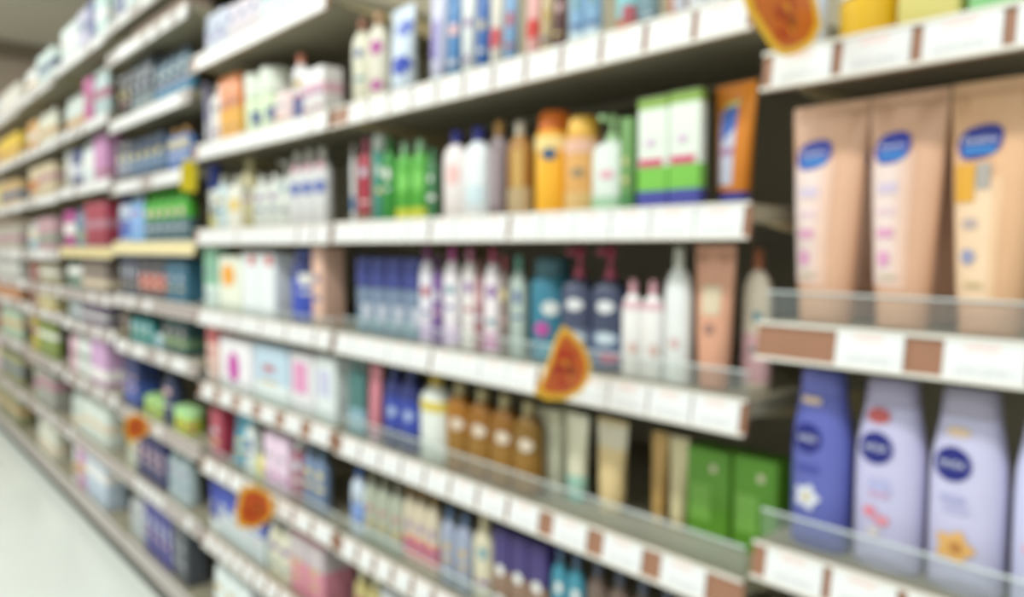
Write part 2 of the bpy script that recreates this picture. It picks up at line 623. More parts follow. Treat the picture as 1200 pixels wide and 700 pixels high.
# ------------------------------------------------------------------ products
NV, WH, CR = '#20286e', '#eceeee', '#ece3cf'

# nearest bay ---------------------------------------------------------------
def vas(u, c2, extra=()):
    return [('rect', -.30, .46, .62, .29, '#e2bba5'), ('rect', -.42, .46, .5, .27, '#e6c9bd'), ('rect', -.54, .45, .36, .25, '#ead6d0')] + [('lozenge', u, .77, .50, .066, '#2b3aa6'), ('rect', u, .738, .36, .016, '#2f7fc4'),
            ('text', u, .778, .38, 0, '#dfe6f6', 'Vaseline')] + list(extra)


pinkp = [('rect', -.40, .60, .30, .022, '#cfc0d6'), ('rect', -.40, .50, .28, .012, '#e2c4cf'), ('rect', -.42, .41, .26, .02, '#dd9fc0'), ('disc', -.45, .30, .2, .035, '#dd9cc4'), ('rect', -.3, .225, .3, .008, '#c7b99a')]
PEACH = '#dcae90'
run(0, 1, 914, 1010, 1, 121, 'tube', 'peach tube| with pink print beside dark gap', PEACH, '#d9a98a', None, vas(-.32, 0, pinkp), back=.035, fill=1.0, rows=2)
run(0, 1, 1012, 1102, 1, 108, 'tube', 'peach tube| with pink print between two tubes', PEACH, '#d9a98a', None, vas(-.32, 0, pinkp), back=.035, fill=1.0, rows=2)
gold = [('rect', -.62, .60, .26, .075, '#dca22e'), ('rect', -.16, .625, .17, .05, '#a9a39c'), ('disc', -.45, .44, .22, .022, '#b9a7a5'), ('disc', -.48, .31, .22, .03, '#9698b8'), ('rect', -.3, .2, .26, .01, '#c9b184')]
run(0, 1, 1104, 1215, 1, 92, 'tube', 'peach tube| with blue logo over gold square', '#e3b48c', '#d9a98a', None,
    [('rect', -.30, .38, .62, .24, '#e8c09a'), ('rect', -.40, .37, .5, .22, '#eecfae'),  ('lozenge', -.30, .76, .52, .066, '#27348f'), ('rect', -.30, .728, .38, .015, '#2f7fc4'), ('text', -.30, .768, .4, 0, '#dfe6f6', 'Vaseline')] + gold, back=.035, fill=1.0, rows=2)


def niv(u, v, extra=()):
    return [('disc', u, v, .54, .086, '#171d78'), ('text', u, v, .36, 0, '#e9ecf8', 'NIVEA')] + list(extra)


run(0, 2, 928, 994, 1, 434, 'taper', 'periwinkle bottle| with white flower', '#5f66b4', '#6268b0', None,
    niv(-.25, .62, [('rect', -.2, .45, .4, .02, '#4048a0'), ('flower', -.2, .29, .42, .065, '#d9dcea'), ('disc', -.2, .29, .14, .024, '#c9b96a'), ('rect', -.2, .835, .45, .018, '#d8bfa0')]), fill=1.0, back=.03)
run(0, 2, 1001, 1080, 1, 444, 'taper', 'pale lavender bottle| with red berries', '#c3bfe0', '#a9a2bd', None,
    niv(-.25, .64, [('disc', -.25, .81, .44, .042, '#c05c5c'), ('rect', -.1, .43, .3, .04, '#b0b2dc'), ('rect', -.1, .40, .3, .012, '#c79fc0'), ('disc', -.35, .30, .2, .028, '#dc7f90'), ('disc', .02, .265, .22, .026, '#dc8a98'), ('disc', -.2, .20, .2, .02, '#d9cfc6')]), fill=1.0, back=.03)
run(0, 2, 1086, 1176, 1, 455, 'taper', 'pale lavender bottle| with orange flower', '#c6c3e2', '#aaa5ba', None,
    niv(-.25, .63, [('disc', -.15, .79, .4, .024, '#d8bd9f'), ('rect', -.2, .46, .34, .014, '#a9a9d4'), ('rect', -.1, .41, .34, .012, '#b5b2d8'), ('flower', -.1, .225, .48, .075, '#dcab62'), ('disc', -.05, .225, .18, .03, '#b87a3c')]), fill=1.0, back=.03)
run(0, 2, 1184, 1275, 1, 465, 'taper', 'pale lavender bottle| cut by picture edge', '#c9c9ea', '#aaa5ba', None,
    [('disc', -.3, .3, .3, .03, '#d9a0c0')], fill=1.0, back=.03)
run(0, 0, 905, 972, 1, -40, 'bottle', 'blue and white bottle| behind orange sign', '#c7cfe0', '#3b4ea0', [(.02, .12, '#8f5a48')])
run(0, 0, 978, 1052, 1, -60, 'jar', 'yellow jar| with white lid', '#e3b51c', '#f2efe9', H=.085, fill=1.0)
run(0, 0, 1056, 1134, 1, -60, 'box', 'pale yellow carton|', '#e6dd86', None, [(.05, .3, '#d9d07e')], H=.12)
run(0, 0, 1138, 1230, 1, -60, 'box', 'pale green carton|', '#b6dd8e', None, [(.05, .25, '#8fd08e')], H=.12)

# middle bay ----------------------------------------------------------------
b = 1                                                       # top visible shelf
run(b, 0, 400, 412, 1, 62, 'box', 'white slim carton|', '#eeeeec', None, None, None)
run(b, 0, 414, 436, 1, 22, 'bottle', 'cream bottle| with brown cap', '#dedbc6', '#8a5a44')
run(b, 0, 437, 455, 1, 14, 'bottle', 'cream bottle| with magenta print', '#e2dccb', '#a8805a', None, [('disc', 0, .6, .6, .08, '#b4579a'), ('disc', 0, .2, .6, .06, '#b4579a')])
run(b, 0, 457, 487, 1, 8, 'tube', 'white tube| with blue oval marks', '#cfdcea', '#d9e4ea', None, [('disc', .1, .75, .6, .09, '#5a6fc0'), ('disc', .1, .35, .7, .1, '#2f49b4')])
run(b, 0, 508, 527, 1, -8, 'tube', 'lilac and white tube|', '#cfcfe6', '#d0e0e6', None, [('rect', -.3, .5, .5, .2, '#8a7cc0')])
run(b, 0, 527, 545, 1, -8, 'tube', 'steel blue tube|', '#4a80b6', '#a9c6d8')
run(b, 0, 546, 561, 1, -14, 'tube', 'white tube| beside steel blue tube', '#dfe3e2', '#ccd9dc')
run(b, 0, 562, 578, 1, -14, 'tube', 'royal blue tube|', '#2f62aa', '#b4cad6')
run(b, 0, 579, 594, 1, -20, 'tube', 'cream tube| with red spot', '#dcd6ca', '#ced8d6', None, [('disc', 0, .38, .9, .12, '#cf5a62')])
run(b, 0, 595, 610, 1, -20, 'tube', 'pale blue tube|', '#7ba3cc', '#b4c4cc')
run(b, 0, 621, 638, 1, -24, 'tube', 'pink tube| with red print', '#e0a9a6', '#56699a', None, [('disc', 0, .4, .9, .12, '#d23a34')])
run(b, 0, 639, 652, 1, -24, 'tube', 'tan tube|', '#c9b48a', '#5a6d96')
run(b, 0, 653, 668, 1, -24, 'tube', 'dark maroon tube|', '#5a3436', '#5a5a72')
run(b, 0, 673, 710, 2, -30, 'bottle', 'light blue bottle| with white cap', '#86aed0', '#d8e4ea', [(.05, .25, '#c8d9e2')])
run(b, 0, 724, 752, 1, -40, 'jar', 'turquoise jar| with orange base', '#84c6cc', '#9ccad0', [(.02, .25, '#c0714c')], H=.11)
run(b, 0, 753, 777, 1, -40, 'bottle', 'grey blue bottle|', '#7a98a2', '#6a8490')
run(b, 0, 785, 812, 1, -40, 'jar', 'terracotta jar|', '#b8704a', '#c48a68', H=.09)
run(b, 0, 815, 860, 2, -60, 'box', 'pale grey carton|', '#d9dde0', H=.1)

run(b, 1, 396, 410, 1, 178, 'bottle', 'white bottle| with pale blue mark', '#dedfdd', '#d6d4cc', None, [('disc', 0, .4, .7, .1, '#a9bcd8')])
run(b, 1, 411, 424, 1, 170, 'bottle', 'white bottle| with steel blue mark', '#dcdedd', '#cfccc4', None, [('disc', 0, .25, .8, .1, '#5a86b4')])
run(b, 1, 425, 440, 1, 163, 'bottle', 'crimson bottle| with rose cap', '#a83244', '#a8566a', [(.03, .12, '#8a6a5a')], None, fill=1.0)
run(b, 1, 441, 453, 1, 158, 'can', 'teal can| with white cap', '#4c9384', '#c8d0c8')
run(b, 1, 454, 468, 1, 162, 'bottle', 'dark green bottle|', '#2f8a30', '#2f7a34')
run(b, 1, 469, 505, 2, 166, 'bottle', 'bright green bottle| with yellow base', '#52a838', '#9ec8a0', [(.02, .16, '#c8cc3c')], [('disc', 0, .5, .6, .14, '#7cc860')])
run(b, 1, 507, 518, 1, 176, 'bottle', 'deep green slim bottle|', '#3f7a4c', '#4a8a5c')
run(b, 1, 524, 548, 1, 154, 'bottle', 'white bottle| with navy cap, pink print', '#efe6e4', '#3c3f98', None, [('disc', 0, .5, .5, .12, '#ecc0bb')], fill=1.0)
run(b, 1, 548, 575, 1, 150, 'bottle', 'white bottle| with navy cap, plain front', '#e9eef0', '#3a3f9c', None, [('rect', 0, .25, .7, .1, '#cfe2e8')], fill=1.0)
run(b, 1, 577, 599, 1, 143, 'bottle', 'bronze grey bottle| with gold cap', '#857476', '#b98a4a', None, [('rect', -.3, .4, .4, .3, '#a4969a')])
run(b, 1, 600, 624, 1, 143, 'bottle', 'amber brown bottle| with cream cap', '#a8752e', '#d6cdbc', [(.05, .3, '#b9a27a')], [('rect', 0, .5, .4, .2, '#c8a25c')])
run(b, 1, 627, 661, 1, 131, 'can', 'tall orange can| with dark orange cap', '#f0b020', '#e0762a', [(.62, .75, '#f2d690')], [('disc', -.2, .58, .4, .06, '#47607c')], fill=.97)
run(b, 1, 662, 695, 1, 137, 'can', 'peach orange can| with yellow cap', '#dba45c', '#f0bc4c', [(.62, .75, '#e6b8a0'), (.02, .22, '#dcb878')], [('disc', -.2, .42, .4, .05, '#a08a6a')], fill=.97)
run(b, 1, 697, 734, 1, 134, 'pump', 'pale green white bottle| with green pump', '#dde6de', '#aed49c', [(.02, .16, '#a9cfae')], [('disc', -.1, .38, .4, .05, '#e2b0bc')], fill=1.05)
run(b, 1, 735, 750, 1, 140, 'box', 'dark green slim carton|', '#6f9a5a', None, [(.0, .2, '#4f8a52')])
CB = [(.02, .17, '#4a4ea4'), (.17, .38, '#7cc44e'), (.90, .995, '#8cb052')]
CD = [('rect', -.05, .42, .8, .035, '#d0587a'), ('disc', -.1, .6, .4, .04, '#dcc6da')]
run(b, 1, 756, 791, 1, 116, 'box', 'white green carton| with purple base, left one', '#e3ece0', None, CB, CD, fill=.97, dep=.32)
run(b, 1, 792, 829, 1, 108, 'box', 'white green carton| with purple base, right one', '#e3ece0', None, CB, CD, fill=.97, dep=.32)
run(b, 1, 838, 886, 1, 98, 'tube', 'orange tube| with blue white front and navy cap', '#e0861e', '#4a4ea8', None,
    [('rect', -.52, .48, .44, .30, '#cfd0e4'), ('slant', -.48, .70, .40, .12, '#4f72c4'), ('rect', -.5, .45, .42, .03, '#b58ab0'), ('slant', -.4, .83, .4, .02, '#d8d070')], fill=1.0, back=.06)

run(b, 2, 393, 416, 1, 292, 'box', 'white carton| with pale blue print', '#e3ecea', None, [(.72, .99, '#d3cfb4')], [('disc', -.1, .62, .5, .06, '#8f9ad0')])
run(b, 2, 418, 497, 4, 303, 'jar', 'slate blue glass jar| with navy lid', '#74869e', '#3d4688', [(.05, .28, '#6f93a4')], None, fill=1.0)
for i, (p0, p1, pc, cc) in enumerate(((499, 512, '#e8e4ec', '#8a4a78'), (526, 542, '#efe8ee', '#b0508a'), (548, 563, '#ece6e4', '#b06a86'), (574, 590, '#efe6ea', '#a84a64'))):
    run(b, 2, p0, p1, 1, 288 + i, 'bottle', 'white bottle| with %s cap' % ('mauve', 'magenta', 'dusty pink', 'raspberry')[i], pc, cc, [(.04, .2, ('#cbb0d8', '#dcc4e4', '#e6e0d8', '#d494bc')[i])], None, fill=1.0)
run(b, 2, 513, 524, 1, 300, 'bottle', 'deep purple bottle|', '#7c5a98', '#5c3a60')
run(b, 2, 563, 573, 1, 305, 'bottle', 'brown rose bottle|', '#a2737a', '#8a5450')
run(b, 2, 591, 603, 1, 300, 'bottle', 'dark taupe bottle| with red cap', '#8a7c76', '#98404c')
run(b, 2, 604, 621, 1, 300, 'bottle', 'pale sage bottle| with green cap', '#b4c2ba', '#5e9484')
run(b, 2, 623, 656, 1, 302, 'can', 'teal can| with white and magenta dots', '#2f7890', '#38606a', None, [('disc', 0, .52, .4, .07, '#dfe4e4'), ('disc', -.4, .32, .35, .07, '#b84a9c'), ('rect', 0, .12, .5, .07, '#4a9ab0')], fill=1.1)
run(b, 2, 661, 694, 1, 283, 'pump', 'slate pump bottle| with red pump, left of pair', '#454c66', '#a4445c', [(.05, .32, '#6a7690')], [('disc', -.1, .52, .5, .05, '#dcdde0'), ('disc', -.1, .25, .6, .05, '#c4d2dc')], fill=1.0)
run(b, 2, 696, 731, 1, 283, 'pump', 'slate pump bottle| with red pump, right of pair', '#3e4660', '#a4445c', [(.05, .32, '#56688a')], [('disc', -.1, .52, .5, .05, '#dcdde0'), ('disc', -.1, .27, .6, .05, '#c4d2dc'), ('disc', .1, .12, .5, .04, '#b04a70')], fill=1.0)
run(b, 2, 734, 781, 2, 328, 'bottle', 'white bottle| with pink cap and speckled front', '#eceae8', '#dca6b2', [(.70, .78, '#d9b4bc')], [('disc', .1, .3, .4, .06, '#d4b8ae')], fill=.98)
run(b, 2, 783, 812, 1, 290, 'bottle', 'tall white bottle| with sage cap', '#e6e9e8', '#c9cabc', None, [('disc', -.2, .3, .35, .04, '#d4b0b0')], fill=1.0)
run(b, 2, 814, 861, 1, 283, 'tube', 'peach terracotta tube| beside tall white bottle', '#d8a084', '#c98f72', None, [('rect', -.3, .62, .5, .1, '#d4c4a8'), ('disc', -.3, .42, .3, .04, '#9a7468')], fill=1.0)
run(b, 2, 872, 906, 1, 292, 'bottle', 'cream bottle| with brown cap, beside terracotta tube', '#dfd3bf', '#a06040', [(.05, .4, '#d8aeb2')], back=.075)

def amber(p0, p1, t, d, c):
    run(1, 3, p0, p1, 1, t, 'bottle', d, c, '#a89a70', [(.05, .45, '#8e6418')], [('disc', 0, .55, .5, .07, '#d4c4b0')], fill=1.0)


run(b, 3, 396, 411, 1, 412, 'box', 'pale blue carton| beside teal bottles', '#bfd4dc', None, [(.02, .2, '#a4c2d0')])
run(b, 3, 412, 434, 2, 418, 'bottle', 'dark teal bottle|', '#4c7a78', '#6a8a84', [(.05, .35, '#8fb2c0')])
run(b, 3, 436, 452, 1, 428, 'tube', 'salmon pink tube|', '#c87c88', '#d8b4c8')
run(b, 3, 456, 494, 2, 428, 'bottle', 'navy blue bottle| with royal blue label', '#27306e', '#343c68', [(.25, .62, '#2c40a0')], [('disc', 0, .45, .4, .06, '#a4b4d4')], fill=1.0)
run(b, 3, 496, 525, 1, 438, 'bottle', 'white bottle| with ochre cap', '#dfe3dc', '#b49a3c', [(.58, .7, '#d0bc50')], fill=1.0)
amber(528, 552, 448, 'amber bottle| with cream cap, beside white bottle', '#9c640a')
amber(553, 579, 455, 'amber bottle| with cream cap, second of four', '#8e5c12')
amber(580, 606, 462, 'amber bottle| with cream cap, third of four', '#865812')
amber(607, 634, 470, 'amber bottle| with cream cap, under orange sign', '#7c5a16')
run(b, 3, 637, 662, 1, 478, 'box', 'cream tall carton| beside amber bottles', '#e0e0c8', None, [(.85, .99, '#c8c4a8')], fill=1.0, back=.06)
run(b, 3, 666, 692, 1, 485, 'tube', 'cream tube| with turquoise cap', '#e6e2c8', '#86c8bc', [(.14, .3, '#a9d4c4')], None, fill=1.0, back=.06)
run(b, 3, 701, 736, 1, 492, 'tube', 'peach cream tube| with white top', '#e2c894', '#e0cda0', [(.7, .95, '#d8d0b8')], None, fill=1.0, back=.06)
run(b, 3, 766, 786, 1, 506, 'tube', 'tan gold tube|', '#c09a5c', '#d0b480', back=.075)
run(b, 3, 787, 810, 1, 512, 'tube', 'pale beige tube| beside green cartons', '#dccfa4', '#d4c090', back=.075)
GD = [('rect', .3, .80, .14, .04, '#d8d0b0'), ('rect', -.3, .4, .5, .2, '#7cb44c')]
run(b, 3, 812, 862, 1, 524, 'box', 'green carton| with small cream square, left one', '#5f9a2a', None, None, GD, fill=.99, dep=.6, back=.085)
run(b, 3, 865, 924, 1, 534, 'box', 'green carton| with small cream square, right one', '#5c9826', None, None, GD, fill=.99, dep=.6, back=.085)

run(b, 4, 396, 414, 1, 560, 'bottle', 'olive cream bottle|', '#cfc79e', '#8a8050')
run(b, 4, 415, 432, 1, 548, 'bottle', 'white bottle| with blue cap', '#c8d4e4', '#4a68a4', [(.2, .5, '#7c9ad4')])
run(b, 4, 433, 478, 3, 568, 'bottle', 'grey green bottle| with taupe cap', '#a9ae9c', '#847f6c')
run(b, 4, 480, 520, 3, 582, 'bottle', 'cream bottle| with red base', '#cfc2aa', '#8a6c3c', [(.1, .38, '#d0706a')])
run(b, 4, 522, 558, 2, 598, 'bottle', 'blue grey bottle| with slate cap', '#9aa2b8', '#5a7498')
run(b, 4, 560, 582, 1, 612, 'bottle', 'cream bottle| beside purple cartons', '#d4ccb0', '#c8bc98')
run(b, 4, 586, 650, 3, 628, 'box', 'dark purple carton| with brown base', '#3c2f6c', None, [(.0, .55, '#8a6c58')])
run(b, 4, 652, 690, 2, 660, 'bottle', 'teal bottle| beside purple cartons', '#3f8aa0', '#4a6480')
run(b, 4, 692, 800, 4, 680, 'bottle', 'brown bottle| with slate cap', '#6c5a50', '#4a5060')
run(b, 5, 396, 420, 1, 690, 'box', 'rose pink carton|', '#dc8ca0')
run(b, 5, 421, 452, 2, 700, 'bottle', 'olive bottle| with cream cap', '#b8ac70', '#d8d0b0')
run(b, 5, 454, 540, 4, 720, 'box', 'pale grey carton| low down', '#c4c8ca')

# third bay from right ------------------------------------------------------
b = 2
run(b, 0, 231, 244, 1, 12, 'box', 'beige pink carton|', '#dcc4b4')
run(b, 0, 245, 272, 2, 10, 'pack', 'pale lavender packet|', '#c4cbdc')
run(b, 0, 273, 312, 2, -6, 'pack', 'pale pink packet|', '#dcd4de')
run(b, 0, 314, 380, 3, -20, 'box', 'white carton| with teal top', '#dfe8e8', None, [(.8, .99, '#7fb0b4')])
run(b, 1, 229, 238, 1, 102, 'box', 'red pink carton|', '#c24a5e', None, [(.1, .3, '#e0b4c0')])
run(b, 1, 239, 250, 1, 98, 'box', 'lilac carton|', '#a9a4cc', None, [(.1, .4, '#d8d8e4')])
run(b, 1, 251, 264, 1, 100, 'bottle', 'white bottle| beside orange carton', '#e8e4e2', '#dcdcdc')
run(b, 1, 265, 288, 1, 90, 'box', 'orange carton|', '#e08a50', None, [(.05, .5, '#e8b054')])
run(b, 1, 289, 325, 2, 84, 'jar', 'pale green jar| with white lid', '#d4e4c0', '#e2e8da')
run(b, 1, 326, 348, 1, 104, 'pack', 'pale pink packet| beside jars', '#e8cfcd')
run(b, 1, 349, 362, 1, 64, 'bottle', 'white bottle| with terracotta cap', '#e6e4e6', '#c4785c', [(.05, .4, '#5a6094')])
run(b, 1, 363, 388, 2, 82, 'box', 'white carton| with pink stripe', '#e8e4e4', None, [(.5, .7, '#e2b4c4')])
run(b, 2, 229, 237, 1, 190, 'bottle', 'navy bottle|', '#2a3c7c', '#2a2f50')
run(b, 2, 237, 257, 1, 190, 'jar', 'white jar| with navy lid', '#e4e4dc', '#2a3a88', [(.05, .3, '#d8d08c')])
run(b, 2, 258, 270, 1, 206, 'bottle', 'pale blue bottle|', '#cfdfe2', '#dcdcd8')
run(b, 2, 271, 286, 1, 206, 'bottle', 'white bottle| with yellow spot', '#e4e2d6', '#e0ded2', None, [('disc', 0, .45, .7, .12, '#e4c878')])
run(b, 2, 287, 301, 1, 180, 'bottle', 'tall khaki bottle|', '#bdb48c', '#b0a67c')
run(b, 2, 302, 332, 2, 205, 'bottle', 'pale grey bottle| with white cap', '#d6dad2', '#e0e0da')
run(b, 2, 333, 344, 1, 188, 'pump', 'slim white pump bottle|', '#dcdfd8', '#d0d0c8')
run(b, 2, 345, 388, 3, 176, 'bottle', 'white bottle| with pink blue dots', '#dcdcdc', '#c8c4bc', None, [('disc', 0, .78, .6, .08, '#c89aa4'), ('disc', 0, .5, .7, .09, '#5a6cb0')])
run(b, 3, 230, 262, 2, 290, 'box', 'white green carton|', '#dbe9e2', None, [(.4, .98, '#86b89c')])
run(b, 3, 263, 290, 1, 300, 'box', 'white carton| with orange sun', '#e8ead8', None, None, [('disc', 0, .66, .6, .2, '#eca43c')], keep=True)
run(b, 3, 291, 330, 2, 296, 'box', 'white carton| with red corner', '#e8ecee', None, None, [('rect', .5, .88, .35, .08, '#c85a5c')])
run(b, 3, 337, 372, 1, 290, 'can', 'navy can| with bright blue panel', '#2c3874', '#3a4480', [(.05, .62, '#3a50b4')], fill=1.05, keep=True)
run(b, 3, 374, 388, 1, 290, 'box', 'peach carton|', '#dcb4a0')
run(b, 4, 246, 262, 1, 380, 'box', 'pale salmon carton|', '#e4c0b4', None, [(.7, .99, '#c06468')])
run(b, 4, 263, 303, 1, 398, 'box', 'white carton| with magenta spot', '#ece8ec', None, None, [('disc', 0, .45, .35, .3, '#c23ca4')], keep=True)
run(b, 4, 304, 346, 1, 412, 'box', 'pale blue carton| with white base', '#bcd2e2', None, [(.02, .35, '#e4ecec')], keep=True)
run(b, 4, 347, 376, 1, 424, 'box', 'white carton| with pink patch', '#e4e0e4', None, None, [('rect', 0, .6, .6, .25, '#dc94bc')], keep=True)
run(b, 4, 377, 402, 1, 432, 'box', 'white carton| with lavender patch', '#dfe6e6', None, None, [('rect', 0, .6, .6, .2, '#c4c4dc')], keep=True)
run(b, 5, 238, 252, 1, 486, 'box', 'crimson carton| with maroon side', '#b02c5a', None, [(.0, .5, '#c04a54')])
run(b, 5, 253, 268, 1, 492, 'box', 'wine red carton|', '#a83a50')
run(b, 5, 276, 292, 1, 502, 'tube', 'teal blue tube|', '#4a93ac', '#4c6c74')
run(b, 5, 293, 304, 1, 520, 'bottle', 'white bottle| with turquoise cap', '#dce6e4', '#70b4c4')
run(b, 5, 305, 316, 1, 535, 'jar', 'yellow jar|', '#d8d45c', '#e4dc90')
run(b, 5, 317, 346, 2, 528, 'box', 'pink and white carton|', '#e4cce0', None, [(.1, .3, '#d8a4cc')])
run(b, 5, 347, 360, 1, 545, 'bottle', 'maroon bottle|', '#9c5c6c', '#d4d4d0')
run(b, 5, 361, 387, 2, 535, 'bottle', 'slate blue bottle|', '#7488a8', '#5c7488')
run(b, 6, 238, 262, 1, 568, 'box', 'royal blue carton| behind orange sign', '#2438a0', None, [(.0, .25, '#e0e8e8')])
run(b, 6, 263, 318, 2, 580, 'box', 'royal blue carton| with white base', '#3048ac', None, [(.0, .5, '#c8d4d8')])
run(b, 6, 320, 346, 2, 640, 'bottle', 'cream bottle|', '#dcdac4', '#d4d4c8')
run(b, 6, 348, 388, 2, 660, 'box', 'rose pink carton|', '#d88ca0', None, [(.6, .98, '#c4b8bc')])
run(b, 7, 240, 300, 2, 690, 'pack', 'white packet| on base', '#e4ecea')
run(b, 7, 302, 386, 3, 720, 'box', 'grey carton|', '#8a8c90')

# fourth bay from right -----------------------------------------------------
b = 3
run(b, 0, 134, 150, 1, 0, 'box', 'navy carton|', '#4a4c8c', H=.16)
run(b, 0, 152, 226, 4, 0, 'box', 'pale mint carton|', '#cfe2e0', H=.18)
run(b, 1, 134, 160, 3, 40, 'box', 'olive grey carton|', '#8a846c', H=.06)
run(b, 1, 161, 226, 4, 0, 'box', 'pink beige carton|', '#cdb4a8', H=.06)
run(b, 2, 134, 160, 2, 88, 'box', 'black carton|', '#26292c')
run(b, 2, 161, 186, 2, 72, 'box', 'slate carton|', '#363f48', None, [(.1, .4, '#7a8a8c')])
run(b, 2, 187, 226, 3, 60, 'bottle', 'steel blue bottle|', '#54707f', '#3c4852', [(.05, .4, '#4a86a8')])
run(b, 3, 138, 160, 2, 168, 'box', 'dark brown blue carton|', '#4c4c50', None, [(.2, .7, '#7c8ca0')])
run(b, 3, 161, 200, 3, 162, 'box', 'dark slate blue carton|', '#34465c', None, [(.2, .6, '#5c7894')])
run(b, 3, 201, 225, 2, 150, 'bottle', 'blue bottle| with amber cap', '#5a78b0', '#a8804a')
run(b, 4, 134, 156, 2, 218, 'bottle', 'white and navy bottle|', '#c4ccdc', '#2c3c84', [(.1, .5, '#4a6cb4')])
run(b, 4, 157, 172, 1, 218, 'bottle', 'sky blue bottle|', '#8ab8e8', '#b0c8e0')
run(b, 4, 174, 224, 3, 222, 'bottle', 'bright green bottle| with slate base', '#46a82c', '#4cb034', [(.0, .45, '#506c74')], fill=1.0)
run(b, 5, 136, 168, 3, 298, 'box', 'navy grey carton|', '#4c5468')
run(b, 5, 169, 200, 2, 302, 'box', 'dark carton| with rust red print', '#4a4c54', None, [(.2, .6, '#b45840')])
run(b, 5, 201, 226, 2, 306, 'box', 'dark teal blue carton|', '#3c6c84')
run(b, 6, 138, 156, 2, 366, 'box', 'taupe carton|', '#74685c')
run(b, 6, 157, 182, 2, 372, 'bottle', 'teal bottle| with dark cap', '#3c8c8c', '#3c5c60')
run(b, 6, 183, 196, 1, 392, 'jar', 'pale blue jar|', '#9cc0cc', '#c0d4d8')
run(b, 6, 198, 226, 2, 384, 'box', 'dark teal carton| with olive print', '#2c4c50', None, [(.2, .5, '#648464')])
run(b, 7, 134, 146, 1, 418, 'box', 'golden yellow carton|', '#dcb04c')
run(b, 7, 147, 168, 2, 424, 'box', 'navy carton| beside golden yellow carton', '#303c6c', None, [(.1, .5, '#3c54a0')])
run(b, 7, 172, 194, 2, 466, 'jar', 'lime green jar|', '#b4cc50', '#a8d084')
run(b, 7, 195, 207, 1, 470, 'bottle', 'navy bottle|', '#343c5c', '#3c4454')
run(b, 7, 208, 226, 2, 478, 'jar', 'yellow green jar| with mint lid', '#c0d43c', '#b0dc9c')
run(b, 8, 134, 165, 2, 505, 'bottle', 'cream and grey bottle|', '#c4c8b4', '#a0a898')
run(b, 8, 166, 200, 2, 520, 'box', 'deep navy carton|', '#2c2c64')
run(b, 8, 201, 226, 2, 545, 'bottle', 'pale grey blue bottle|', '#a4b4b8', '#8ca0a4')
run(b, 9, 134, 156, 2, 566, 'box', 'slate blue carton|', '#4c6080', None, [(.0, .2, '#4c5054')])
run(b, 9, 157, 174, 1, 590, 'bottle', 'pale grey bottle|', '#b8bcbc', '#a8aca8')
run(b, 9, 176, 208, 1, 600, 'box', 'tall violet blue carton|', '#3c3a8a')
run(b, 9, 209, 226, 1, 640, 'box', 'charcoal carton|', '#50545c')


# far bays ------------------------------------------------------------------
def far(bay, lev, px0, px1, items):
    """items: (share, count, kind, description, colour, cap, bands, height)"""
    tot = sum(i[0] for i in items)
    p = px0
    for (sh_, n, kind, desc, c, cp, bd, h) in items:
        q = p + (px1 - px0) * sh_ / tot
        if bd is None:
            g = random.Random(desc + str(bay * 10 + lev))
            v = g.uniform(.12, .55)
            bd = [(v, v + g.uniform(.12, .3), g.choice(['#e8e8e2', '#d8c8b0', '#6a7890', '#b08090', '#8a9a88', '#c8a070', '#f0ece8']))]
        run(bay, lev, p + .3, q - .3, n + 1, 0, kind, desc, c, cp, bd, H=h)
        p = q


X4, X5, X6 = (71, 131), (29, 69), (-18, 27)
far(4, 0, *X4, [(2, 3, 'box', 'white carton|', '#e6f0ee', None, None, .17), (1, 1, 'box', 'lavender carton|', '#d4d0e4', None, None, .18), (.6, 1, 'box', 'navy carton|', '#4a4c8c', None, None, .19), (1, 1, 'box', 'pale mint carton|', '#c8e0dc', None, None, .19)])
far(5, 0, *X5, [(1, 2, 'pack', 'white packet|', '#f0f2ee', None, None, .16), (1, 2, 'box', 'pale mint carton|', '#d8e8e4', None, None, .17)])
far(6, 0, *X6, [(1, 2, 'box', 'pale blue carton|', '#c4d2e4', None, None, .15), (1, 2, 'box', 'cream carton|', '#e8e4d8', None, None, .16)])
far(4, 1, *X4, [(2, 3, 'bottle', 'pale grey bottle|', '#ccd6d0', '#d8dcd6', None, .16), (.6, 1, 'box', 'magenta carton|', '#c05c94', None, None, .19), (1, 2, 'bottle', 'mint bottle|', '#b8cccc', '#c8d4d0', None, .2)])
far(5, 1, *X5, [(1, 2, 'box', 'tan orange carton|', '#d4a468', None, None, .16), (1, 2, 'bottle', 'ivory bottle|', '#d8d8c4', '#d0cfc0', None, .17)])
far(6, 1, *X6, [(1, 2, 'box', 'ochre carton|', '#dcb060', None, None, .14), (1, 1, 'box', 'bright yellow carton|', '#e8c44c', None, None, .16)])
far(4, 2, *X4, [(1, 2, 'box', 'grey white carton|', '#c4c6c0', None, None, .17), (.6, 1, 'box', 'navy and white carton|', '#4c5480', None, [(.3, .6, '#c8ccd8')], .17), (.8, 1, 'bottle', 'white bottle|', '#dce4e4', '#d4dcdc', None, .19), (.8, 2, 'box', 'orchid pink carton|', '#c890bc', None, None, .19)])
far(5, 2, *X5, [(1, 1, 'box', 'beige carton| with rust circle', '#d4c4a4', None, [(.3, .6, '#c4743c')], .17), (1, 2, 'box', 'beige carton|', '#d0c0a0', None, None, .17)])
far(6, 2, *X6, [(1, 2, 'box', 'yellow green carton|', '#d0c878', None, None, .15), (1, 1, 'box', 'tan carton|', '#c8a878', None, None, .15)])
far(4, 3, *X4, [(1, 2, 'box', 'magenta carton|', '#b0488c', None, None, .16), (.6, 1, 'bottle', 'grey blue bottle|', '#6c8498', '#5c7484', None, .17), (1.2, 3, 'box', 'dark red carton|', '#a03c50', None, None, .18)])
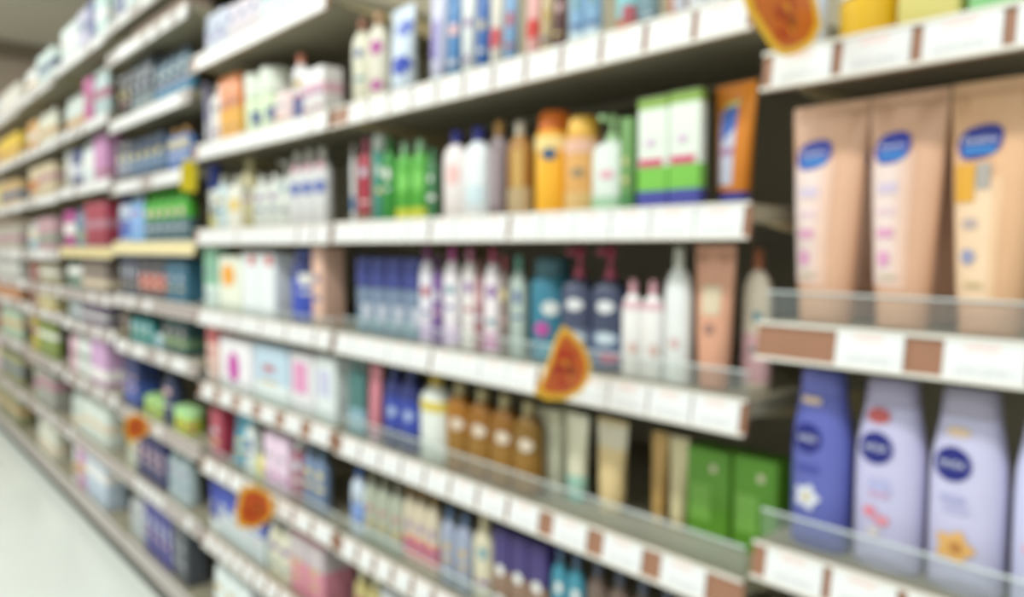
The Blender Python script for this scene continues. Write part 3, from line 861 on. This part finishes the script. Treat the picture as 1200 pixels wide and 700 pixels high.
far(5, 3, *X5, [(1, 2, 'bottle', 'pale blue bottle|', '#a8c0c8', '#c0b4a8', None, .15), (1, 2, 'box', 'dusty rose carton|', '#b8949c', None, None, .16)])
far(6, 3, *X6, [(1, 2, 'box', 'grey beige carton|', '#b4b0a4', None, None, .14)])
far(4, 4, *X4, [(1, 2, 'bottle', 'grey green bottle|', '#708478', '#5c7468', None, .12), (1, 2, 'box', 'taupe carton|', '#847870', None, None, .12)])
far(5, 4, *X5, [(1, 2, 'box', 'rust brown carton|', '#945c4c', None, None, .11), (1, 2, 'jar', 'khaki jar|', '#a49c80', '#b4ac94', None, .1)])
far(6, 4, *X6, [(1, 2, 'box', 'pale grey carton|', '#c0c0bc', None, None, .12)])
far(4, 5, *X4, [(1, 2, 'jar', 'grey blue jar|', '#8c9ca4', '#a4b4b8', None, .09), (1, 2, 'box', 'plum carton|', '#5c4c70', None, None, .09)])
far(5, 5, *X5, [(1, 2, 'box', 'brick red carton|', '#a4483c', None, None, .09), (1, 1, 'box', 'straw carton|', '#c4b464', None, None, .09)])
far(6, 5, *X6, [(1, 2, 'box', 'orange carton|', '#d08044', None, None, .09)])
far(4, 6, *X4, [(1, 2, 'pack', 'blush pink packet|', '#dcb8c4', None, None, .17), (.7, 1, 'pack', 'pale packet|', '#dce0dc', None, None, .17), (.8, 1, 'box', 'lilac carton|', '#cca4cc', None, None, .19)])
far(5, 6, *X5, [(1, 2, 'box', 'yellow carton|', '#c8b450', None, None, .14), (1, 2, 'bottle', 'moss green bottle|', '#84944c', '#a4ac74', None, .15)])
far(6, 6, *X6, [(1, 2, 'box', 'dark red carton|', '#8c4038', None, None, .14), (1, 1, 'bottle', 'pale green bottle|', '#b4c8b0', '#c4d4c0', None, .14)])
far(4, 7, *X4, [(1, 2, 'bottle', 'pale grey bottle|', '#c0c8c0', '#b4bcb4', None, .18), (1, 2, 'pack', 'off white packet|', '#d4dcd4', None, None, .17)])
far(5, 7, *X5, [(1, 2, 'bottle', 'sage bottle|', '#a8b09c', '#98a08c', None, .17), (1, 2, 'box', 'grey carton|', '#9c9c94', None, None, .16)])
far(6, 7, *X6, [(1, 2, 'box', 'pale pink carton|', '#d0b8c0', None, None, .16), (1, 1, 'bottle', 'olive bottle|', '#949470', '#848460', None, .16)])
far(4, 8, *X4, [(1, 2, 'pack', 'white packet|', '#e0e6e0', None, None, .17), (.4, 1, 'box', 'mauve pink carton|', '#c48cb8', None, None, .17), (1, 2, 'box', 'pale blue carton|', '#bccbdc', None, None, .18)])
far(5, 8, *X5, [(1, 2, 'box', 'tan brown carton|', '#a8845c', None, None, .15), (1, 2, 'pack', 'ivory packet|', '#d4d4c4', None, None, .16)])
far(6, 8, *X6, [(1, 2, 'box', 'olive carton|', '#8c8c68', None, None, .15)])


# ------------------------------------------------------------------ promotional shelf signs
def sign(px_pts, px_anchor, zref, label, out=.0):
    """card standing out from the price rail, square to the shelf front; outline in image points"""
    y = y_at(px_anchor, A - .006, zref)
    pts = []
    for (px, py) in px_pts:
        q, r = (px - 600) / F, (350 - py) / F
        d = fwd + rgt * q + upv * r
        t = y / d.y
        P = CAM + d * t
        pts.append((P.x, P.z))
    mx = max(p[0] for p in pts)
    sh_ = (A - .0065 - out) - mx                            # right edge clipped to the rail
    cx = sum(p[0] for p in pts) / len(pts) + sh_
    cz = sum(p[1] for p in pts) / len(pts)
    loc = [(p[0] + sh_ - cx, p[1] - cz) for p in pts]
    root = empty('shelf_sign', (cx, y, cz), label, 'sign', 'orange promotion signs')

    def card(name, sc, y0, y1, m, parent, pr=None):
        prof = [(x * sc, z * sc) for x, z in (pr or loc)]
        return link(name, MB().prism_y(prof, y0, y1).mesh(name, False), m, parent)
    base = card('card', 1.0, -.0008, .0008, mat('#f4bc30', rough=.4), root)
    card('orange_face', .80, -.0014, -.0009, mat('#d0601a', rough=.4, vary=.25, scale=60), base)
    R = max(abs(z) for _, z in loc)
    rr = random.Random(int(px_anchor))
    kk = 0
    for (ux, uz, wx, wz, c) in ((-.12, .34, .42, .22, '#c83214'), (.16, .22, .26, .30, '#b8380f'), (-.2, -.04, .5, .24, '#b02c10'), (.18, -.1, .3, .26, '#9c4414'),
                                (-.02, .1, .16, .14, '#e8a22c'), (-.06, -.36, .5, .2, '#c03a12'), (.1, -.3, .14, .12, '#e89a28')):
        pr = [((ux + wx * .5 * math.cos(t) * rr.uniform(.8, 1.1)) * R, (uz + wz * .5 * math.sin(t) * rr.uniform(.8, 1.2)) * R) for t in [i * math.pi / 5 for i in range(10)]]
        card('red_mark', 1.0, -.0019 - .0003 * kk, -.0015, mat(c), base, pr)
        kk += 1
    link('clip', MB().box(A - .0075 - cx, A - .004 - cx, -.004, .004, -.008, .008).mesh('clip', False), CLEAR, root)


sign([(660, 382), (672, 390), (684, 405), (692, 425), (690, 445), (680, 460), (662, 469), (640, 469), (627, 462), (635, 445), (645, 418), (652, 396)][::-1],
     692, CAM.z - .19, 'orange and yellow promotion sign on third rail of middle bay')
sign([(868, -14), (873, 8), (890, 35), (905, 58), (918, 66), (935, 62), (952, 50), (961, 30), (957, 5), (948, -25), (925, -48), (890, -40)],
     961, CAM.z + .2, 'orange and yellow promotion sign at top of nearest bay')
sign([(283, 572), (300, 568), (318, 578), (323, 595), (318, 610), (300, 620), (280, 618), (277, 600)][::-1],
     322, CAM.z - .63, 'orange promotion sign low down in third bay from right')
sign([(147, 490), (160, 484), (172, 491), (177, 504), (166, 515), (150, 518), (146, 505)][::-1],
     177, CAM.z - .61, 'smallest orange promotion sign, low in fourth bay from right')


# small yellow ticket hanging at the far end of the upper rail of the third bay
yt = BY[3] - .02
t = empty('hanging_ticket', (A - .012, yt, CAM.z + .20), 'small yellow ticket hanging below upper rail beside navy-lidded jar', 'ticket')
link('card', MB().prism_y([(-.03, -.04), (.012, -.045), (.018, .03), (0, .048), (-.024, .035)], -.001, .001).mesh('card', False), mat('#e6cf2a', rough=.4), t)
link('clip', MB().box(-.002, .004, -.002, .002, .03, .056).mesh('clip', False), CLEAR, t)
